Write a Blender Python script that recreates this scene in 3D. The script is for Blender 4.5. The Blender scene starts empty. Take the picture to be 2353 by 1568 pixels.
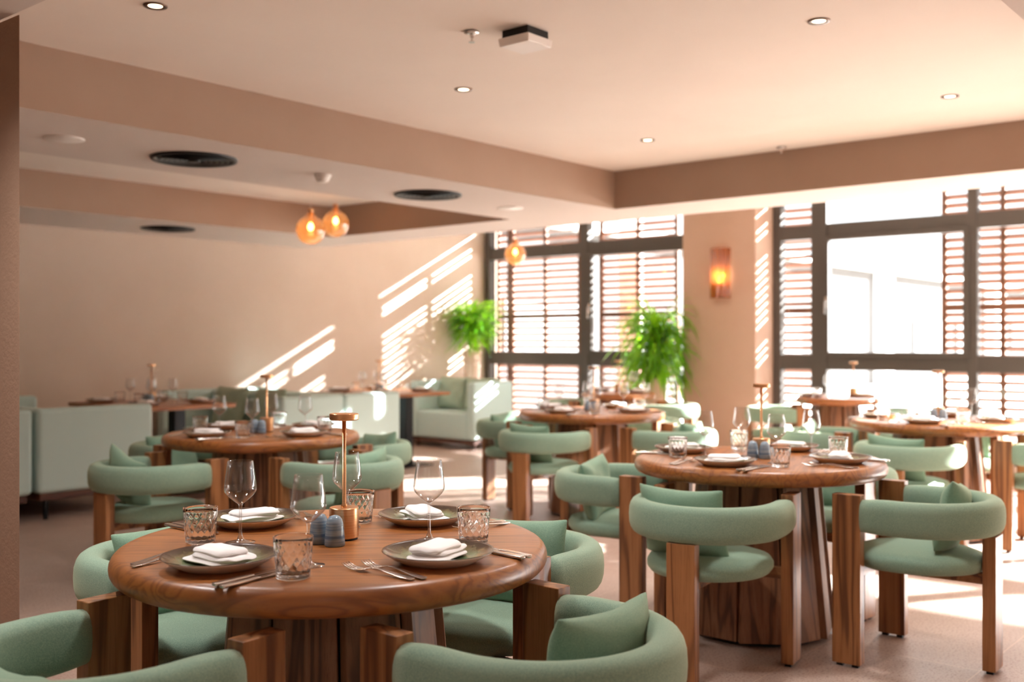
import bpy, bmesh, math, random
from mathutils import Vector, Matrix

# ---------------------------------------------------------------- camera, sky, sun, exposure
# The room is axis aligned: x runs along the long plaster wall towards the windows,
# y runs along the window wall towards the plaster wall, z is up. Metres.
SC = bpy.context.scene
COL = SC.collection
PI = math.pi
R = math.radians
random.seed(7)

cam_data = bpy.data.cameras.new('camera')
cam = bpy.data.objects.new('camera', cam_data)
COL.objects.link(cam)
cam.location = (0, 0, 1.25)
cam.rotation_euler = (R(90), 0, R(-50))
cam_data.sensor_width = 36.0
cam_data.lens = 2410 / 2353 * 36.0
cam_data.shift_y = 3 / 2353
cam_data.clip_start = 0.05
cam_data.clip_end = 300
cam_data.dof.use_dof = True
cam_data.dof.focus_distance = 2.8
cam_data.dof.aperture_fstop = 2.5
SC.camera = cam

SC.view_settings.view_transform = 'Standard'
SC.view_settings.look = 'None'
SC.view_settings.gamma = 1.0
SC.view_settings.use_curve_mapping = False
SC.view_settings.exposure = 1.35

world = bpy.data.worlds.new('sky')
SC.world = world
world.use_nodes = True
wn = world.node_tree.nodes
bg = wn['Background']
# hazy sky: soft band low over the horizon, much brighter higher up
bg.inputs[0].default_value = (0.95, 0.98, 1.0, 1)
_tc = wn.new('ShaderNodeTexCoord')
_sp = wn.new('ShaderNodeSeparateXYZ')
_mr = wn.new('ShaderNodeMapRange')
_mr.interpolation_type = 'SMOOTHSTEP'
_mr.inputs['From Min'].default_value = 0.20
_mr.inputs['From Max'].default_value = 0.42
_mr.inputs['To Min'].default_value = 0.95
_mr.inputs['To Max'].default_value = 7.5
world.node_tree.links.new(_tc.outputs['Generated'], _sp.inputs[0])
world.node_tree.links.new(_sp.outputs['Z'], _mr.inputs['Value'])
world.node_tree.links.new(_mr.outputs[0], bg.inputs[1])

sun_data = bpy.data.lights.new('sun', 'SUN')
sun_data.energy = 30.0
sun_data.angle = R(0.7)
sun_data.color = (1.0, 0.99, 0.985)
sun = bpy.data.objects.new('sun', sun_data)
COL.objects.link(sun)
SUN_DIR = Vector((-1.0, 0.66, -0.512)).normalized()
sun.rotation_euler = (-SUN_DIR).to_track_quat('Z', 'Y').to_euler()
sun.location = (20, -8, 12)


def portal(name, loc, rot, sx, sy):
    # guides the sky's own light through a window opening; gives off nothing itself
    d = bpy.data.lights.new(name, 'AREA')
    d.shape = 'RECTANGLE'
    d.size = sx
    d.size_y = sy
    d.cycles.is_portal = True
    o = bpy.data.objects.new(name, d)
    COL.objects.link(o)
    o.location = loc
    o.rotation_euler = rot
    return o


portal('window_portal', (10.75, 2.6, 1.5), (0, R(90), 0), 2.9, 13.4)

cy = SC.cycles
cy.use_denoising = True
try:
    cy.denoiser = 'OPENIMAGEDENOISE'
    cy.denoising_input_passes = 'RGB_ALBEDO_NORMAL'
except Exception:
    pass
cy.max_bounces = 20
cy.diffuse_bounces = 7
cy.glossy_bounces = 6
cy.transmission_bounces = 20
cy.transparent_max_bounces = 24
cy.sample_clamp_indirect = 8.0
cy.blur_glossy = 1.0
cy.caustics_refractive = True
cy.caustics_reflective = False


# ---------------------------------------------------------------- materials
def srgb(r, g, b):
    def f(c):
        c /= 255.0
        return c / 12.92 if c <= 0.04045 else ((c + 0.055) / 1.055) ** 2.4
    return (f(r), f(g), f(b), 1.0)


def new_mat(name, col, rough=0.5, metal=0.0, **kw):
    m = bpy.data.materials.new(name)
    m.use_nodes = True
    b = m.node_tree.nodes['Principled BSDF']
    b.inputs['Base Color'].default_value = col
    b.inputs['Roughness'].default_value = rough
    b.inputs['Metallic'].default_value = metal
    for k, v in kw.items():
        b.inputs[k.replace('_', ' ')].default_value = v
    return m


def nodes(m):
    nt = m.node_tree
    return nt, nt.nodes, nt.links, nt.nodes['Principled BSDF']


def coords(m, scale=(1, 1, 1), rot=(0, 0, 0), kind='Object'):
    nt, N, L, b = nodes(m)
    tc = N.new('ShaderNodeTexCoord')
    mp = N.new('ShaderNodeMapping')
    mp.inputs['Scale'].default_value = scale
    mp.inputs['Rotation'].default_value = rot
    L.new(tc.outputs[kind], mp.inputs['Vector'])
    return mp.outputs['Vector']


def ramp(m, fac, stops):
    nt, N, L, b = nodes(m)
    r = N.new('ShaderNodeValToRGB')
    el = r.color_ramp.elements
    while len(el) < len(stops):
        el.new(0.5)
    for e, (p, c) in zip(el, stops):
        e.position = p
        e.color = c
    L.new(fac, r.inputs['Fac'])
    return r.outputs['Color']


def noise(m, vec, scale, detail=4, rough=0.5, dist=0.0):
    nt, N, L, b = nodes(m)
    n = N.new('ShaderNodeTexNoise')
    n.inputs['Scale'].default_value = scale
    n.inputs['Detail'].default_value = detail
    n.inputs['Roughness'].default_value = rough
    n.inputs['Distortion'].default_value = dist
    L.new(vec, n.inputs['Vector'])
    return n.outputs['Fac']


def bump(m, height, strength=0.2, dist=0.002):
    nt, N, L, b = nodes(m)
    n = N.new('ShaderNodeBump')
    n.inputs['Strength'].default_value = strength
    n.inputs['Distance'].default_value = dist
    L.new(height, n.inputs['Height'])
    L.new(n.outputs['Normal'], b.inputs['Normal'])


def mixc(m, fac, a, b_, mode='MIX'):
    nt, N, L, b = nodes(m)
    x = N.new('ShaderNodeMix')
    x.data_type = 'RGBA'
    x.blend_type = mode
    if isinstance(fac, float):
        x.inputs['Factor'].default_value = fac
    else:
        L.new(fac, x.inputs['Factor'])
    for s, v in ((6, a), (7, b_)):
        if isinstance(v, tuple):
            x.inputs[s].default_value = v
        else:
            L.new(v, x.inputs[s])
    return x.outputs[2]


def base(m, col):
    nt, N, L, b = nodes(m)
    L.new(col, b.inputs['Base Color'])


def plaster(name, c1, c2, bs=0.25):
    m = new_mat(name, c1, 0.9)
    v = coords(m)
    n1 = noise(m, v, 1.3, 5, 0.6)
    base(m, ramp(m, n1, [(0.3, c1), (0.7, c2)]))
    bump(m, noise(m, v, 60, 5, 0.65), bs, 0.004)
    return m


M_WALL = plaster('light_beige_plaster', srgb(204, 186, 171), srgb(211, 194, 180))
M_SOFFIT = plaster('shade_toned_cream_paint', srgb(214, 203, 196), srgb(219, 208, 201), 0.05)  # cream darkened so the colour carries the shade on the soffit underside
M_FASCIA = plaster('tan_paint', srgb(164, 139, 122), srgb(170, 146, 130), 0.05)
M_TAN = plaster('tan_plaster', srgb(182, 154, 136), srgb(190, 163, 146))
M_PILLAR = plaster('rough_tan_plaster', srgb(160, 128, 106), srgb(170, 138, 116), 0.7)
M_CEIL = plaster('cream_paint', srgb(234, 225, 217), srgb(238, 230, 222), 0.05)


def floor_mat():
    m = new_mat('speckled_stone_tile', srgb(178, 150, 132), 0.42)
    nt, N, L, b = nodes(m)
    v = coords(m)
    big = noise(m, v, 2.2, 6, 0.6)
    c = ramp(m, big, [(0.3, srgb(166, 144, 132)), (0.7, srgb(186, 166, 154))])
    sp = noise(m, v, 95, 3, 0.7)
    c = mixc(m, ramp(m, sp, [(0.52, (0, 0, 0, 1)), (0.62, (1, 1, 1, 1))]), c, srgb(142, 112, 96))
    vo = N.new('ShaderNodeTexVoronoi')
    vo.inputs['Scale'].default_value = 130
    L.new(v, vo.inputs['Vector'])
    c = mixc(m, ramp(m, vo.outputs['Distance'], [(0.12, (1, 1, 1, 1)), (0.2, (0, 0, 0, 1))]), c, srgb(212, 190, 174))
    br = N.new('ShaderNodeTexBrick')
    br.offset = 0.5
    br.inputs['Scale'].default_value = 1.0
    br.inputs['Brick Width'].default_value = 1.2
    br.inputs['Row Height'].default_value = 0.6
    br.inputs['Mortar Size'].default_value = 0.0025
    br.inputs['Color1'].default_value = (0, 0, 0, 1)
    br.inputs['Color2'].default_value = (0, 0, 0, 1)
    br.inputs['Mortar'].default_value = (1, 1, 1, 1)
    L.new(v, br.inputs['Vector'])
    c = mixc(m, br.outputs['Color'], c, srgb(196, 172, 156))
    base(m, c)
    bump(m, sp, 0.08, 0.001)
    return m


M_FLOOR = floor_mat()


def wood(name, axis, dark, mid, light, rough=0.42, scale=1.0, coat=0.0, bands=34.0):
    """straight-grained oak; axis is the local direction the grain runs along"""
    m = new_mat(name, mid, rough)
    nt, N, L, b = nodes(m)
    s = [9.0 * scale] * 3
    s[axis] = 0.7 * scale
    v = coords(m, tuple(s))
    n1 = noise(m, v, 1.0, 3, 0.5, 0.6)
    w = N.new('ShaderNodeMath')
    w.operation = 'MULTIPLY'
    w.inputs[1].default_value = bands
    L.new(n1, w.inputs[0])
    sn = N.new('ShaderNodeMath')
    sn.operation = 'SINE'
    L.new(w.outputs[0], sn.inputs[0])
    mr = N.new('ShaderNodeMapRange')
    mr.inputs['From Min'].default_value = -1
    mr.inputs['From Max'].default_value = 1
    L.new(sn.outputs[0], mr.inputs['Value'])
    c = ramp(m, mr.outputs[0], [(0.0, dark), (0.35, mid), (1.0, light)])
    s2 = [230.0] * 3
    s2[axis] = 7.0
    v2 = coords(m, tuple(s2))
    pores = noise(m, v2, 1.0, 4, 0.7)
    c = mixc(m, ramp(m, pores, [(0.5, (0, 0, 0, 1)), (0.72, (0.55, 0.55, 0.55, 1))]), c, dark)
    v3 = coords(m, (2, 2, 2))
    c = mixc(m, ramp(m, noise(m, v3, 1.0, 2), [(0.3, (0, 0, 0, 1)), (0.7, (0.35, 0.35, 0.35, 1))]), c, light)
    base(m, c)
    b.inputs['Coat Weight'].default_value = coat
    b.inputs['Coat Roughness'].default_value = 0.25
    bump(m, pores, 0.12, 0.001)
    return m


OAK = (srgb(92, 54, 28), srgb(144, 96, 56), srgb(162, 112, 70))
M_TOP = wood('oiled_oak_table_top', 0, srgb(120, 70, 32), srgb(148, 90, 42), srgb(158, 99, 48), 0.36, 1.1, 0.2, 60.0)
M_OAKZ = wood('oak_upright', 2, *OAK, 0.45)
M_OAKX = wood('oak_across', 0, *OAK, 0.45)
M_OAKY = wood('oak_lengthwise', 1, *OAK, 0.45)
M_STAVE = wood('oak_stave', 2, srgb(80, 50, 32), srgb(128, 86, 56), srgb(148, 104, 74), 0.5)
M_PLINTH = wood('walnut_plinth', 0, srgb(60, 34, 24), srgb(88, 52, 38), srgb(100, 62, 46), 0.5)


def fabric(name, c1, c2, scale=420, sheen=0.35, bs=0.35):
    m = new_mat(name, c1, 0.92)
    nt, N, L, b = nodes(m)
    v = coords(m)
    fine = noise(m, v, scale, 2, 0.6)
    soft = noise(m, v, 5, 3)
    c = ramp(m, fine, [(0.35, c1), (0.65, c2)])
    c = mixc(m, ramp(m, soft, [(0.3, (0, 0, 0, 1)), (0.75, (0.35, 0.35, 0.35, 1))]), c, c2)
    base(m, c)
    b.inputs['Sheen Weight'].default_value = sheen
    b.inputs['Sheen Roughness'].default_value = 0.5
    b.inputs['Sheen Tint'].default_value = srgb(225, 215, 175)
    bump(m, fine, bs, 0.0015)
    return m


M_SAGE = fabric('sage_weave', srgb(104, 138, 122), srgb(142, 168, 148))
M_PILLOW = fabric('sage_cushion_linen', srgb(98, 138, 120), srgb(136, 166, 144), 600)
M_MINT = fabric('mint_upholstery', srgb(178, 204, 202), srgb(188, 212, 209), 300, 0.1, 0.1)
M_GREYP = fabric('grey_green_cushion', srgb(150, 170, 152), srgb(164, 182, 164), 300, 0.1, 0.15)
M_LINEN = fabric('white_linen', srgb(242, 240, 240), srgb(247, 245, 245), 700, 0.1, 0.15)

M_FRAME = new_mat('dark_grey_aluminium', srgb(80, 76, 72), 0.45, 0.3)
M_SHUT = wood('brown_shutter_timber', 1, srgb(104, 66, 46), srgb(128, 84, 60), srgb(138, 94, 70), 0.6)
M_BLACK = new_mat('black_metal', srgb(22, 22, 22), 0.45, 0.5)
M_WHITEP = new_mat('white_plastic', srgb(235, 230, 226), 0.4)
M_BRONZE = new_mat('dark_bronze', srgb(92, 66, 50), 0.35, 0.8)
M_CHROME = new_mat('chrome', srgb(215, 212, 208), 0.18, 1.0)
M_STEEL = new_mat('polished_cutlery_steel', srgb(205, 198, 190), 0.16, 1.0)
M_WHITEC = new_mat('white_glazed_stoneware', srgb(228, 218, 212), 0.22)
M_RIM = new_mat('dark_brown_glaze', srgb(74, 54, 42), 0.18)
M_POT = new_mat('pale_rose_gloss_ceramic', srgb(214, 184, 166), 0.2)
M_SOIL = new_mat('potting_soil', srgb(48, 36, 28), 0.95)


def brass_mat():
    m = new_mat('brushed_brass', srgb(196, 140, 92), 0.3, 1.0)
    v = coords(m, (1, 1, 90))
    n = noise(m, v, 6, 3)
    base(m, ramp(m, n, [(0.3, srgb(206, 154, 108)), (0.7, srgb(228, 184, 140))]))
    bump(m, n, 0.06, 0.0005)
    return m


M_BRASS = brass_mat()


def plate_mat():
    m = new_mat('green_brown_reactive_glaze', srgb(104, 116, 84), 0.2)
    nt, N, L, b = nodes(m)
    tc = N.new('ShaderNodeTexCoord')
    ln = N.new('ShaderNodeVectorMath')
    ln.operation = 'LENGTH'
    sep = N.new('ShaderNodeSeparateXYZ')
    cmb = N.new('ShaderNodeCombineXYZ')
    L.new(tc.outputs['Object'], sep.inputs[0])
    L.new(sep.outputs['X'], cmb.inputs['X'])
    L.new(sep.outputs['Y'], cmb.inputs['Y'])
    L.new(cmb.outputs[0], ln.inputs[0])
    v = coords(m, (1, 1, 1))
    n = noise(m, v, 38, 4, 0.7)
    ad = N.new('ShaderNodeMath')
    ad.operation = 'MULTIPLY_ADD'
    ad.inputs[1].default_value = 0.05
    L.new(n, ad.inputs[0])
    L.new(ln.outputs['Value'], ad.inputs[2])
    c = ramp(m, ad.outputs[0], [(0.06, srgb(90, 108, 80)), (0.105, srgb(122, 134, 100)), (0.128, srgb(98, 86, 58)), (0.145, srgb(56, 40, 30))])
    base(m, c)
    b.inputs['Coat Weight'].default_value = 0.4
    return m


M_GLAZE = plate_mat()


def shaker_mat():
    m = new_mat('blue_banded_glaze', srgb(84, 106, 128), 0.15)
    v = coords(m, (3, 3, 62))
    n = noise(m, v, 1.0, 4, 0.6)
    base(m, ramp(m, n, [(0.3, srgb(52, 70, 98)), (0.42, srgb(96, 122, 146)), (0.56, srgb(146, 164, 176)), (0.7, srgb(84, 108, 136))]))
    return m


M_SHAKER = shaker_mat()


def thin_glass(name, tint=(1, 1, 1, 1), lo=0.04, hi=0.75, power=3.0, rough=0.02, milky=0.0):
    m = bpy.data.materials.new(name)
    m.use_nodes = True
    nt = m.node_tree
    N, L = nt.nodes, nt.links
    N.remove(N['Principled BSDF'])
    out = N['Material Output']
    tr = N.new('ShaderNodeBsdfTransparent')
    tr.inputs[0].default_value = tint
    gl = N.new('ShaderNodeBsdfGlossy')
    gl.inputs['Roughness'].default_value = rough
    lw = N.new('ShaderNodeLayerWeight')
    lw.inputs['Blend'].default_value = 0.5
    pw = N.new('ShaderNodeMath')
    pw.operation = 'POWER'
    pw.inputs[1].default_value = power
    L.new(lw.outputs['Facing'], pw.inputs[0])
    mr = N.new('ShaderNodeMapRange')
    mr.inputs['To Min'].default_value = lo
    mr.inputs['To Max'].default_value = hi
    L.new(pw.outputs[0], mr.inputs['Value'])
    mx = N.new('ShaderNodeMixShader')
    L.new(mr.outputs[0], mx.inputs[0])
    body = tr.outputs[0]
    if milky:
        tl = N.new('ShaderNodeBsdfTranslucent')
        tl.inputs[0].default_value = tint
        m2 = N.new('ShaderNodeMixShader')
        m2.inputs[0].default_value = milky
        L.new(tr.outputs[0], m2.inputs[1])
        L.new(tl.outputs[0], m2.inputs[2])
        body = m2.outputs[0]
    L.new(body, mx.inputs[1])
    L.new(gl.outputs[0], mx.inputs[2])
    L.new(mx.outputs[0], out.inputs['Surface'])
    return m


M_WINE = thin_glass('clear_wine_glass', (0.97, 0.97, 0.97, 1), 0.05, 0.85, 2.5)
M_PANE = thin_glass('window_glass', (0.97, 0.98, 0.98, 1), 0.02, 0.35, 5)
M_AMBER = thin_glass('amber_glass', srgb(244, 190, 130), 0.08, 0.6, 2.0, 0.08, 0.16)
M_STEM = thin_glass('solid_clear_glass', (0.95, 0.95, 0.95, 1), 0.12, 0.9, 1.2, 0.03)
M_CUT = new_mat('cut_crystal', (1, 1, 1, 1), 0.02, 0.0, Transmission_Weight=1.0, IOR=1.3)


def emis(name, col, strength):
    m = new_mat(name, col, 0.4)
    b = m.node_tree.nodes['Principled BSDF']
    b.inputs['Emission Color'].default_value = col
    b.inputs['Emission Strength'].default_value = strength
    return m


M_BULB = emis('warm_bulb', srgb(255, 206, 150), 10.0)
M_SPOT = emis('warm_downlight_lens', srgb(255, 214, 170), 5.0)


def leaf_mat():
    m = new_mat('glossy_leaf', srgb(60, 130, 20), 0.35)
    nt, N, L, b = nodes(m)
    v = coords(m)
    n = noise(m, v, 9, 3)
    base(m, ramp(m, n, [(0.35, srgb(34, 100, 10)), (0.6, srgb(84, 158, 24)), (0.75, srgb(150, 200, 50))]))
    b.inputs['Subsurface Weight'].default_value = 0.0
    # light shining through the thin blade
    tl = N.new('ShaderNodeBsdfTranslucent')
    tl.inputs[0].default_value = srgb(170, 225, 40)
    mx = N.new('ShaderNodeMixShader')
    mx.inputs[0].default_value = 0.4
    out = N['Material Output']
    L.new(b.outputs[0], mx.inputs[1])
    L.new(tl.outputs[0], mx.inputs[2])
    L.new(mx.outputs[0], out.inputs['Surface'])
    return m


M_LEAF = leaf_mat()
M_GROUND = plaster('pale_paving', srgb(205, 196, 188), srgb(214, 206, 198))
M_HOUSE = plaster('grey_render', srgb(64, 61, 60), srgb(70, 67, 65))
M_WHITEW = new_mat('white_render', srgb(235, 232, 228), 0.8)
M_PGLASS = new_mat('pale_house_window', srgb(96, 96, 96), 0.5)


# ---------------------------------------------------------------- mesh helpers
def obj(name, bm, mat, parent=None, smooth=False, bevel=0.0, seg=2, sub=0):
    me = bpy.data.meshes.new(name)
    bmesh.ops.recalc_face_normals(bm, faces=bm.faces[:])
    bm.to_mesh(me)
    bm.free()
    mats = mat if isinstance(mat, (list, tuple)) else [mat]
    for m in mats:
        me.materials.append(m)
    if smooth:
        for p in me.polygons:
            p.use_smooth = True
    o = bpy.data.objects.new(name, me)
    COL.objects.link(o)
    if parent is not None:
        o.parent = parent
    if bevel:
        b = o.modifiers.new('bevel', 'BEVEL')
        b.width = bevel
        b.segments = seg
        b.limit_method = 'ANGLE'
        b.angle_limit = R(35)
        for p in me.polygons:
            p.use_smooth = True
        wnm = o.modifiers.new('normals', 'WEIGHTED_NORMAL')
        wnm.keep_sharp = True
    if sub:
        s = o.modifiers.new('smooth', 'SUBSURF')
        s.levels = sub
        s.render_levels = sub
    return o


def box(bm, x0, x1, y0, y1, z0, z1, mi=0):
    vs = [bm.verts.new((x, y, z)) for x in (x0, x1) for y in (y0, y1) for z in (z0, z1)]
    fs = []
    for f in ((0, 1, 3, 2), (4, 6, 7, 5), (0, 4, 5, 1), (2, 3, 7, 6), (0, 2, 6, 4), (1, 5, 7, 3)):
        fc = bm.faces.new([vs[i] for i in f])
        fc.material_index = mi
        fs.append(fc)
    return fs


def lathe(bm, prof, seg=48, cap=False, mi=None, fn=None):
    """revolve [(r, z)...] about the z axis"""
    rings = []
    for r_, z in prof:
        if r_ < 1e-6:
            rings.append([bm.verts.new((0, 0, z))])
        else:
            rings.append([bm.verts.new((r_ * math.cos(2 * PI * i / seg), r_ * math.sin(2 * PI * i / seg), z)) for i in range(seg)])
    for k in range(len(rings) - 1):
        a, b = rings[k], rings[k + 1]
        for i in range(seg):
            j = (i + 1) % seg
            if len(a) == 1 and len(b) == 1:
                continue
            if len(a) == 1:
                f = bm.faces.new((a[0], b[i], b[j]))
            elif len(b) == 1:
                f = bm.faces.new((a[i], a[j], b[0]))
            else:
                f = bm.faces.new((a[i], a[j], b[j], b[i]))
            if mi:
                f.material_index = mi[k]
    return rings


def tube(bm, pts, rad, seg=10, cap=True):
    """round bar along a polyline; rad is a number or a list"""
    rings = []
    n = len(pts)
    pts = [Vector(p) for p in pts]
    up = Vector((0, 0, 1))
    for i, p in enumerate(pts):
        t = (pts[min(i + 1, n - 1)] - pts[max(i - 1, 0)]).normalized()
        a = t.cross(up)
        if a.length < 1e-3:
            a = t.cross(Vector((0, 1, 0)))
        a.normalize()
        b = a.cross(t).normalized()
        r_ = rad[i] if isinstance(rad, (list, tuple)) else rad
        rings.append([bm.verts.new(p + a * r_ * math.cos(2 * PI * k / seg) + b * r_ * math.sin(2 * PI * k / seg)) for k in range(seg)])
    for i in range(n - 1):
        for k in range(seg):
            j = (k + 1) % seg
            bm.faces.new((rings[i][k], rings[i][j], rings[i + 1][j], rings[i + 1][k]))
    if cap:
        bm.faces.new(rings[0][::-1])
        bm.faces.new(rings[-1])


def empty(name, loc=(0, 0, 0), rz=0.0):
    o = bpy.data.objects.new(name, None)
    o.empty_display_size = 0.1
    COL.objects.link(o)
    o.location = loc
    o.rotation_euler = (0, 0, rz)
    return o


def tag(o, label=None, cat=None, group=None, kind=None):
    if label:
        o['label'] = label
    if cat:
        o['category'] = cat
    if group:
        o['group'] = group
    if kind:
        o['kind'] = kind
    return o


def struct(name, bm, mat, parent=None, **k):
    o = obj(name, bm, mat, parent, **k)
    if parent is None:
        o['kind'] = 'structure'
    return o


KIDS = {}


def copy_tree(o, parent=None):
    c = o.copy()
    COL.objects.link(c)
    if parent is not None:
        c.parent = parent
    for ch in KIDS.get(o.name, ()):  # children recorded when the first one was built
        copy_tree(ch, c)
    return c


def record(o):
    """remember the children of a finished first object so that it can be copied"""
    for ch in bpy.data.objects:
        if ch.parent is not None:
            KIDS.setdefault(ch.parent.name, [])
            if ch not in KIDS[ch.parent.name]:
                KIDS[ch.parent.name].append(ch)
    return o


class Kind:
    """the first of a kind is the built one, every later one a copy of it with its parts"""

    def __init__(self, builder):
        self.builder = builder
        self.first = None
        self.used = False

    def place(self, loc, rz, label, cat, group=None, rot=None):
        if self.first is None:
            self.first = self.builder()
            record(self.first)
            o = self.first
        else:
            o = copy_tree(self.first)
        o.location = loc
        o.rotation_euler = rot if rot else (0, 0, rz)
        tag(o, label, cat, group)
        if group is None and 'group' in o:
            del o['group']
        return o


# ---------------------------------------------------------------- room shell
WX = 10.39      # inner face of the window wall
WY = 9.22       # plaster wall
CZ = 2.585      # ceiling inside the recesses
SZ = 2.29       # underside of the dropped soffit
HZ = 2.92       # ceiling along the windows
X0, Y0 = -3.0, -4.0

bm = bmesh.new()
box(bm, X0 - 0.2, WX + 0.35, Y0 - 0.2, WY + 0.2, -0.12, 0)
struct('floor', bm, M_FLOOR)

bm = bmesh.new()
box(bm, X0, 7.1, Y0, WY, CZ, CZ + 0.12)
box(bm, 7.1, WX + 0.3, Y0, WY, HZ, HZ + 0.12)
struct('ceiling', bm, M_CEIL)

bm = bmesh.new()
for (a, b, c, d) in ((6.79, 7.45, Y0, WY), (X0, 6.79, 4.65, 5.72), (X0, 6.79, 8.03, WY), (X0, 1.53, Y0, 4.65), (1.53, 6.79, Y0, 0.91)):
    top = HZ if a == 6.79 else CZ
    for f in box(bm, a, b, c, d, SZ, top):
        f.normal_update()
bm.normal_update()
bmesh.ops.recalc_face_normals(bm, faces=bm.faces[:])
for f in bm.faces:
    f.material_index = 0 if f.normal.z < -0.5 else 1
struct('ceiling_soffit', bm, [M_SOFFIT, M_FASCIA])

bm = bmesh.new()
box(bm, X0 - 0.2, WX + 0.35, WY, WY + 0.2, 0, HZ + 0.12)
struct('wall_left', bm, M_WALL)
bm = bmesh.new()
box(bm, X0 - 0.2, X0, Y0 - 0.2, WY, 0, HZ + 0.12)
struct('wall_rear', bm, M_WALL)
bm = bmesh.new()
box(bm, X0, WX + 0.35, Y0 - 0.2, Y0, 0, HZ + 0.12)
struct('wall_right', bm, M_WALL)

# window wall: low kerb, head, and the pier
bm = bmesh.new()
box(bm, WX, WX + 0.2, Y0, WY, 0, 0.1)
box(bm, WX, WX + 0.2, Y0, WY, 2.86, HZ + 0.12)
struct('wall_window', bm, M_WALL)
bm = bmesh.new()
box(bm, 10.0, WX + 0.2, 5.08, 5.955, 0, HZ)
struct('pillar', bm, M_TAN, bevel=0.012)

# plastered pier at the near left, its flank splayed back
bm = bmesh.new()
pts = [(1.54, 3.325), (1.54, 4.3), (1.56, 4.3), (1.60, 3.53)]
lo = [bm.verts.new((x, y, 0)) for x, y in pts]
hi = [bm.verts.new((x, y, SZ)) for x, y in pts]
bm.faces.new(lo[::-1])
bm.faces.new(hi)
for i in range(4):
    j = (i + 1) % 4
    bm.faces.new((lo[i], lo[j], hi[j], hi[i]))
struct('wall_pier', bm, M_PILLAR, bevel=0.004)

# ---------------------------------------------------------------- windows and shutters
TR0, TR1 = 2.33, 2.48     # transom
LR0, LR1 = 0.965, 1.12    # low rail


def window(idx, y0, y1, mull, sash=()):
    bm = bmesh.new()
    a, b = WX + 0.02, WX + 0.11
    box(bm, a, b, y0, y1, 0.1, 0.19)
    box(bm, a, b, y0, y1, 2.80, 2.86)
    box(bm, a, b, y0, y1, TR0, TR1)
    box(bm, a, b, y0, y1, LR0, LR1)
    edges = [(y0, y0 + 0.055), (y1 - 0.09, y1)] + [(m - w / 2, m + w / 2) for m, w in mull]
    for c, d in edges:
        box(bm, a - 0.012, b + 0.012, c, d, 0.1, 2.86)
    fr = struct('window_%d' % idx, bm, M_FRAME, bevel=0.006)
    # opening sash frames in the middle row
    for k, (c, d) in enumerate(sash):
        bm = bmesh.new()
        w = 0.05
        a2, b2 = WX - 0.018, WX + 0.05
        box(bm, a2, b2, c, c + w, LR1 - 0.02, TR0 + 0.02)
        box(bm, a2, b2, d - w, d, LR1 - 0.02, TR0 + 0.02)
        box(bm, a2, b2, c + w, d - w, LR1 - 0.02, LR1 + w - 0.02)
        box(bm, a2, b2, c + w, d - w, TR0 - w + 0.02, TR0 + 0.02)
        s = obj('sash_frame', bm, M_FRAME, fr, bevel=0.004)
        hb = bmesh.new()
        box(hb, a2 - 0.012, a2, d - 0.04, d - 0.012, 1.6, 1.72)
        box(hb, a2 - 0.045, a2 - 0.012, d - 0.032, d - 0.02, 1.66, 1.68)
        box(hb, a2 - 0.045, a2 - 0.033, d - 0.034, d - 0.018, 1.54, 1.68)
        obj('window_handle', hb, M_CHROME, s, bevel=0.003)
    bm = bmesh.new()
    ys = sorted([y0] + [m for m, w in mull] + [y1])
    for c, d in zip(ys[:-1], ys[1:]):
        for z0, z1 in ((0.15, LR0 + 0.03), (LR1 - 0.03, TR0 + 0.03), (TR1 - 0.03, 2.83)):
            box(bm, WX + 0.06, WX + 0.066, c + 0.02, d - 0.02, z0, z1)
    obj('pane', bm, M_PANE, fr)
    return fr


window(1, 5.955, 9.2, [(7.575, 0.12)], [(5.99, 7.5)])
window(2, Y0 + 0.05, 5.08, [(4.565, 0.17), (3.045, 0.09), (1.5, 0.12), (-0.1, 0.12), (-1.7, 0.12)], [(3.07, 4.50)])


def shutter(y0, y1, label, gap=None):
    """sliding timber shutter outside the glass: frame and two columns of louvres"""
    root = empty('louvred_shutter', (WX + 0.27, (y0 + y1) / 2, 0.1))
    w = (y1 - y0) / 2
    fb = bmesh.new()
    st = 0.045
    box(fb, -0.022, 0.022, -w, -w + st, 0, 2.76)
    box(fb, -0.022, 0.022, w - st, w, 0, 2.76)
    if w > 0.3:
        box(fb, -0.02, 0.02, -0.022, 0.022, 0.05, 2.72)
    rails = ((0, 0.06), (1.46, 1.52), (2.70, 2.76))
    for a, b in rails:
        box(fb, -0.021, 0.021, -w + st, w - st, a, b)
    obj('shutter_frame', fb, M_SHUT, root)
    sb = bmesh.new()
    th0 = R(36)
    zs = []
    for (r0, r1), (q0, q1) in zip(rails[:-1], rails[1:]):
        cnt = round((q0 - r1) / 0.084)
        zs += [r1 + (q0 - r1) * (k + 0.5) / cnt for k in range(cnt)]
    open_z = min(zs, key=lambda q: abs(q - 2.565))
    cols = ((-w + st, -0.022), (0.022, w - st)) if w > 0.3 else ((-w + st, w - st),)
    for z in zs:
        for ci, (a, b) in enumerate(cols):
            th = R(2) if (ci == gap and z == open_z) else th0
            hx, hz = 0.031, 0.005
            vs = []
            for sx, sz in ((-hx, -hz), (hx, -hz), (hx, hz), (-hx, hz)):
                x = sx * math.cos(th) + sz * math.sin(th)
                zz = -sx * math.sin(th) + sz * math.cos(th)
                vs.append((x, zz))
            A = [sb.verts.new((x, a, z + q)) for x, q in vs]
            B = [sb.verts.new((x, b, z + q)) for x, q in vs]
            for i in range(4):
                j = (i + 1) % 4
                sb.faces.new((A[i], A[j], B[j], B[i]))
    obj('louvres', sb, M_SHUT, root)
    tag(root, label, 'shutter', 'timber louvred shutters outside the windows')
    return root


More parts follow.
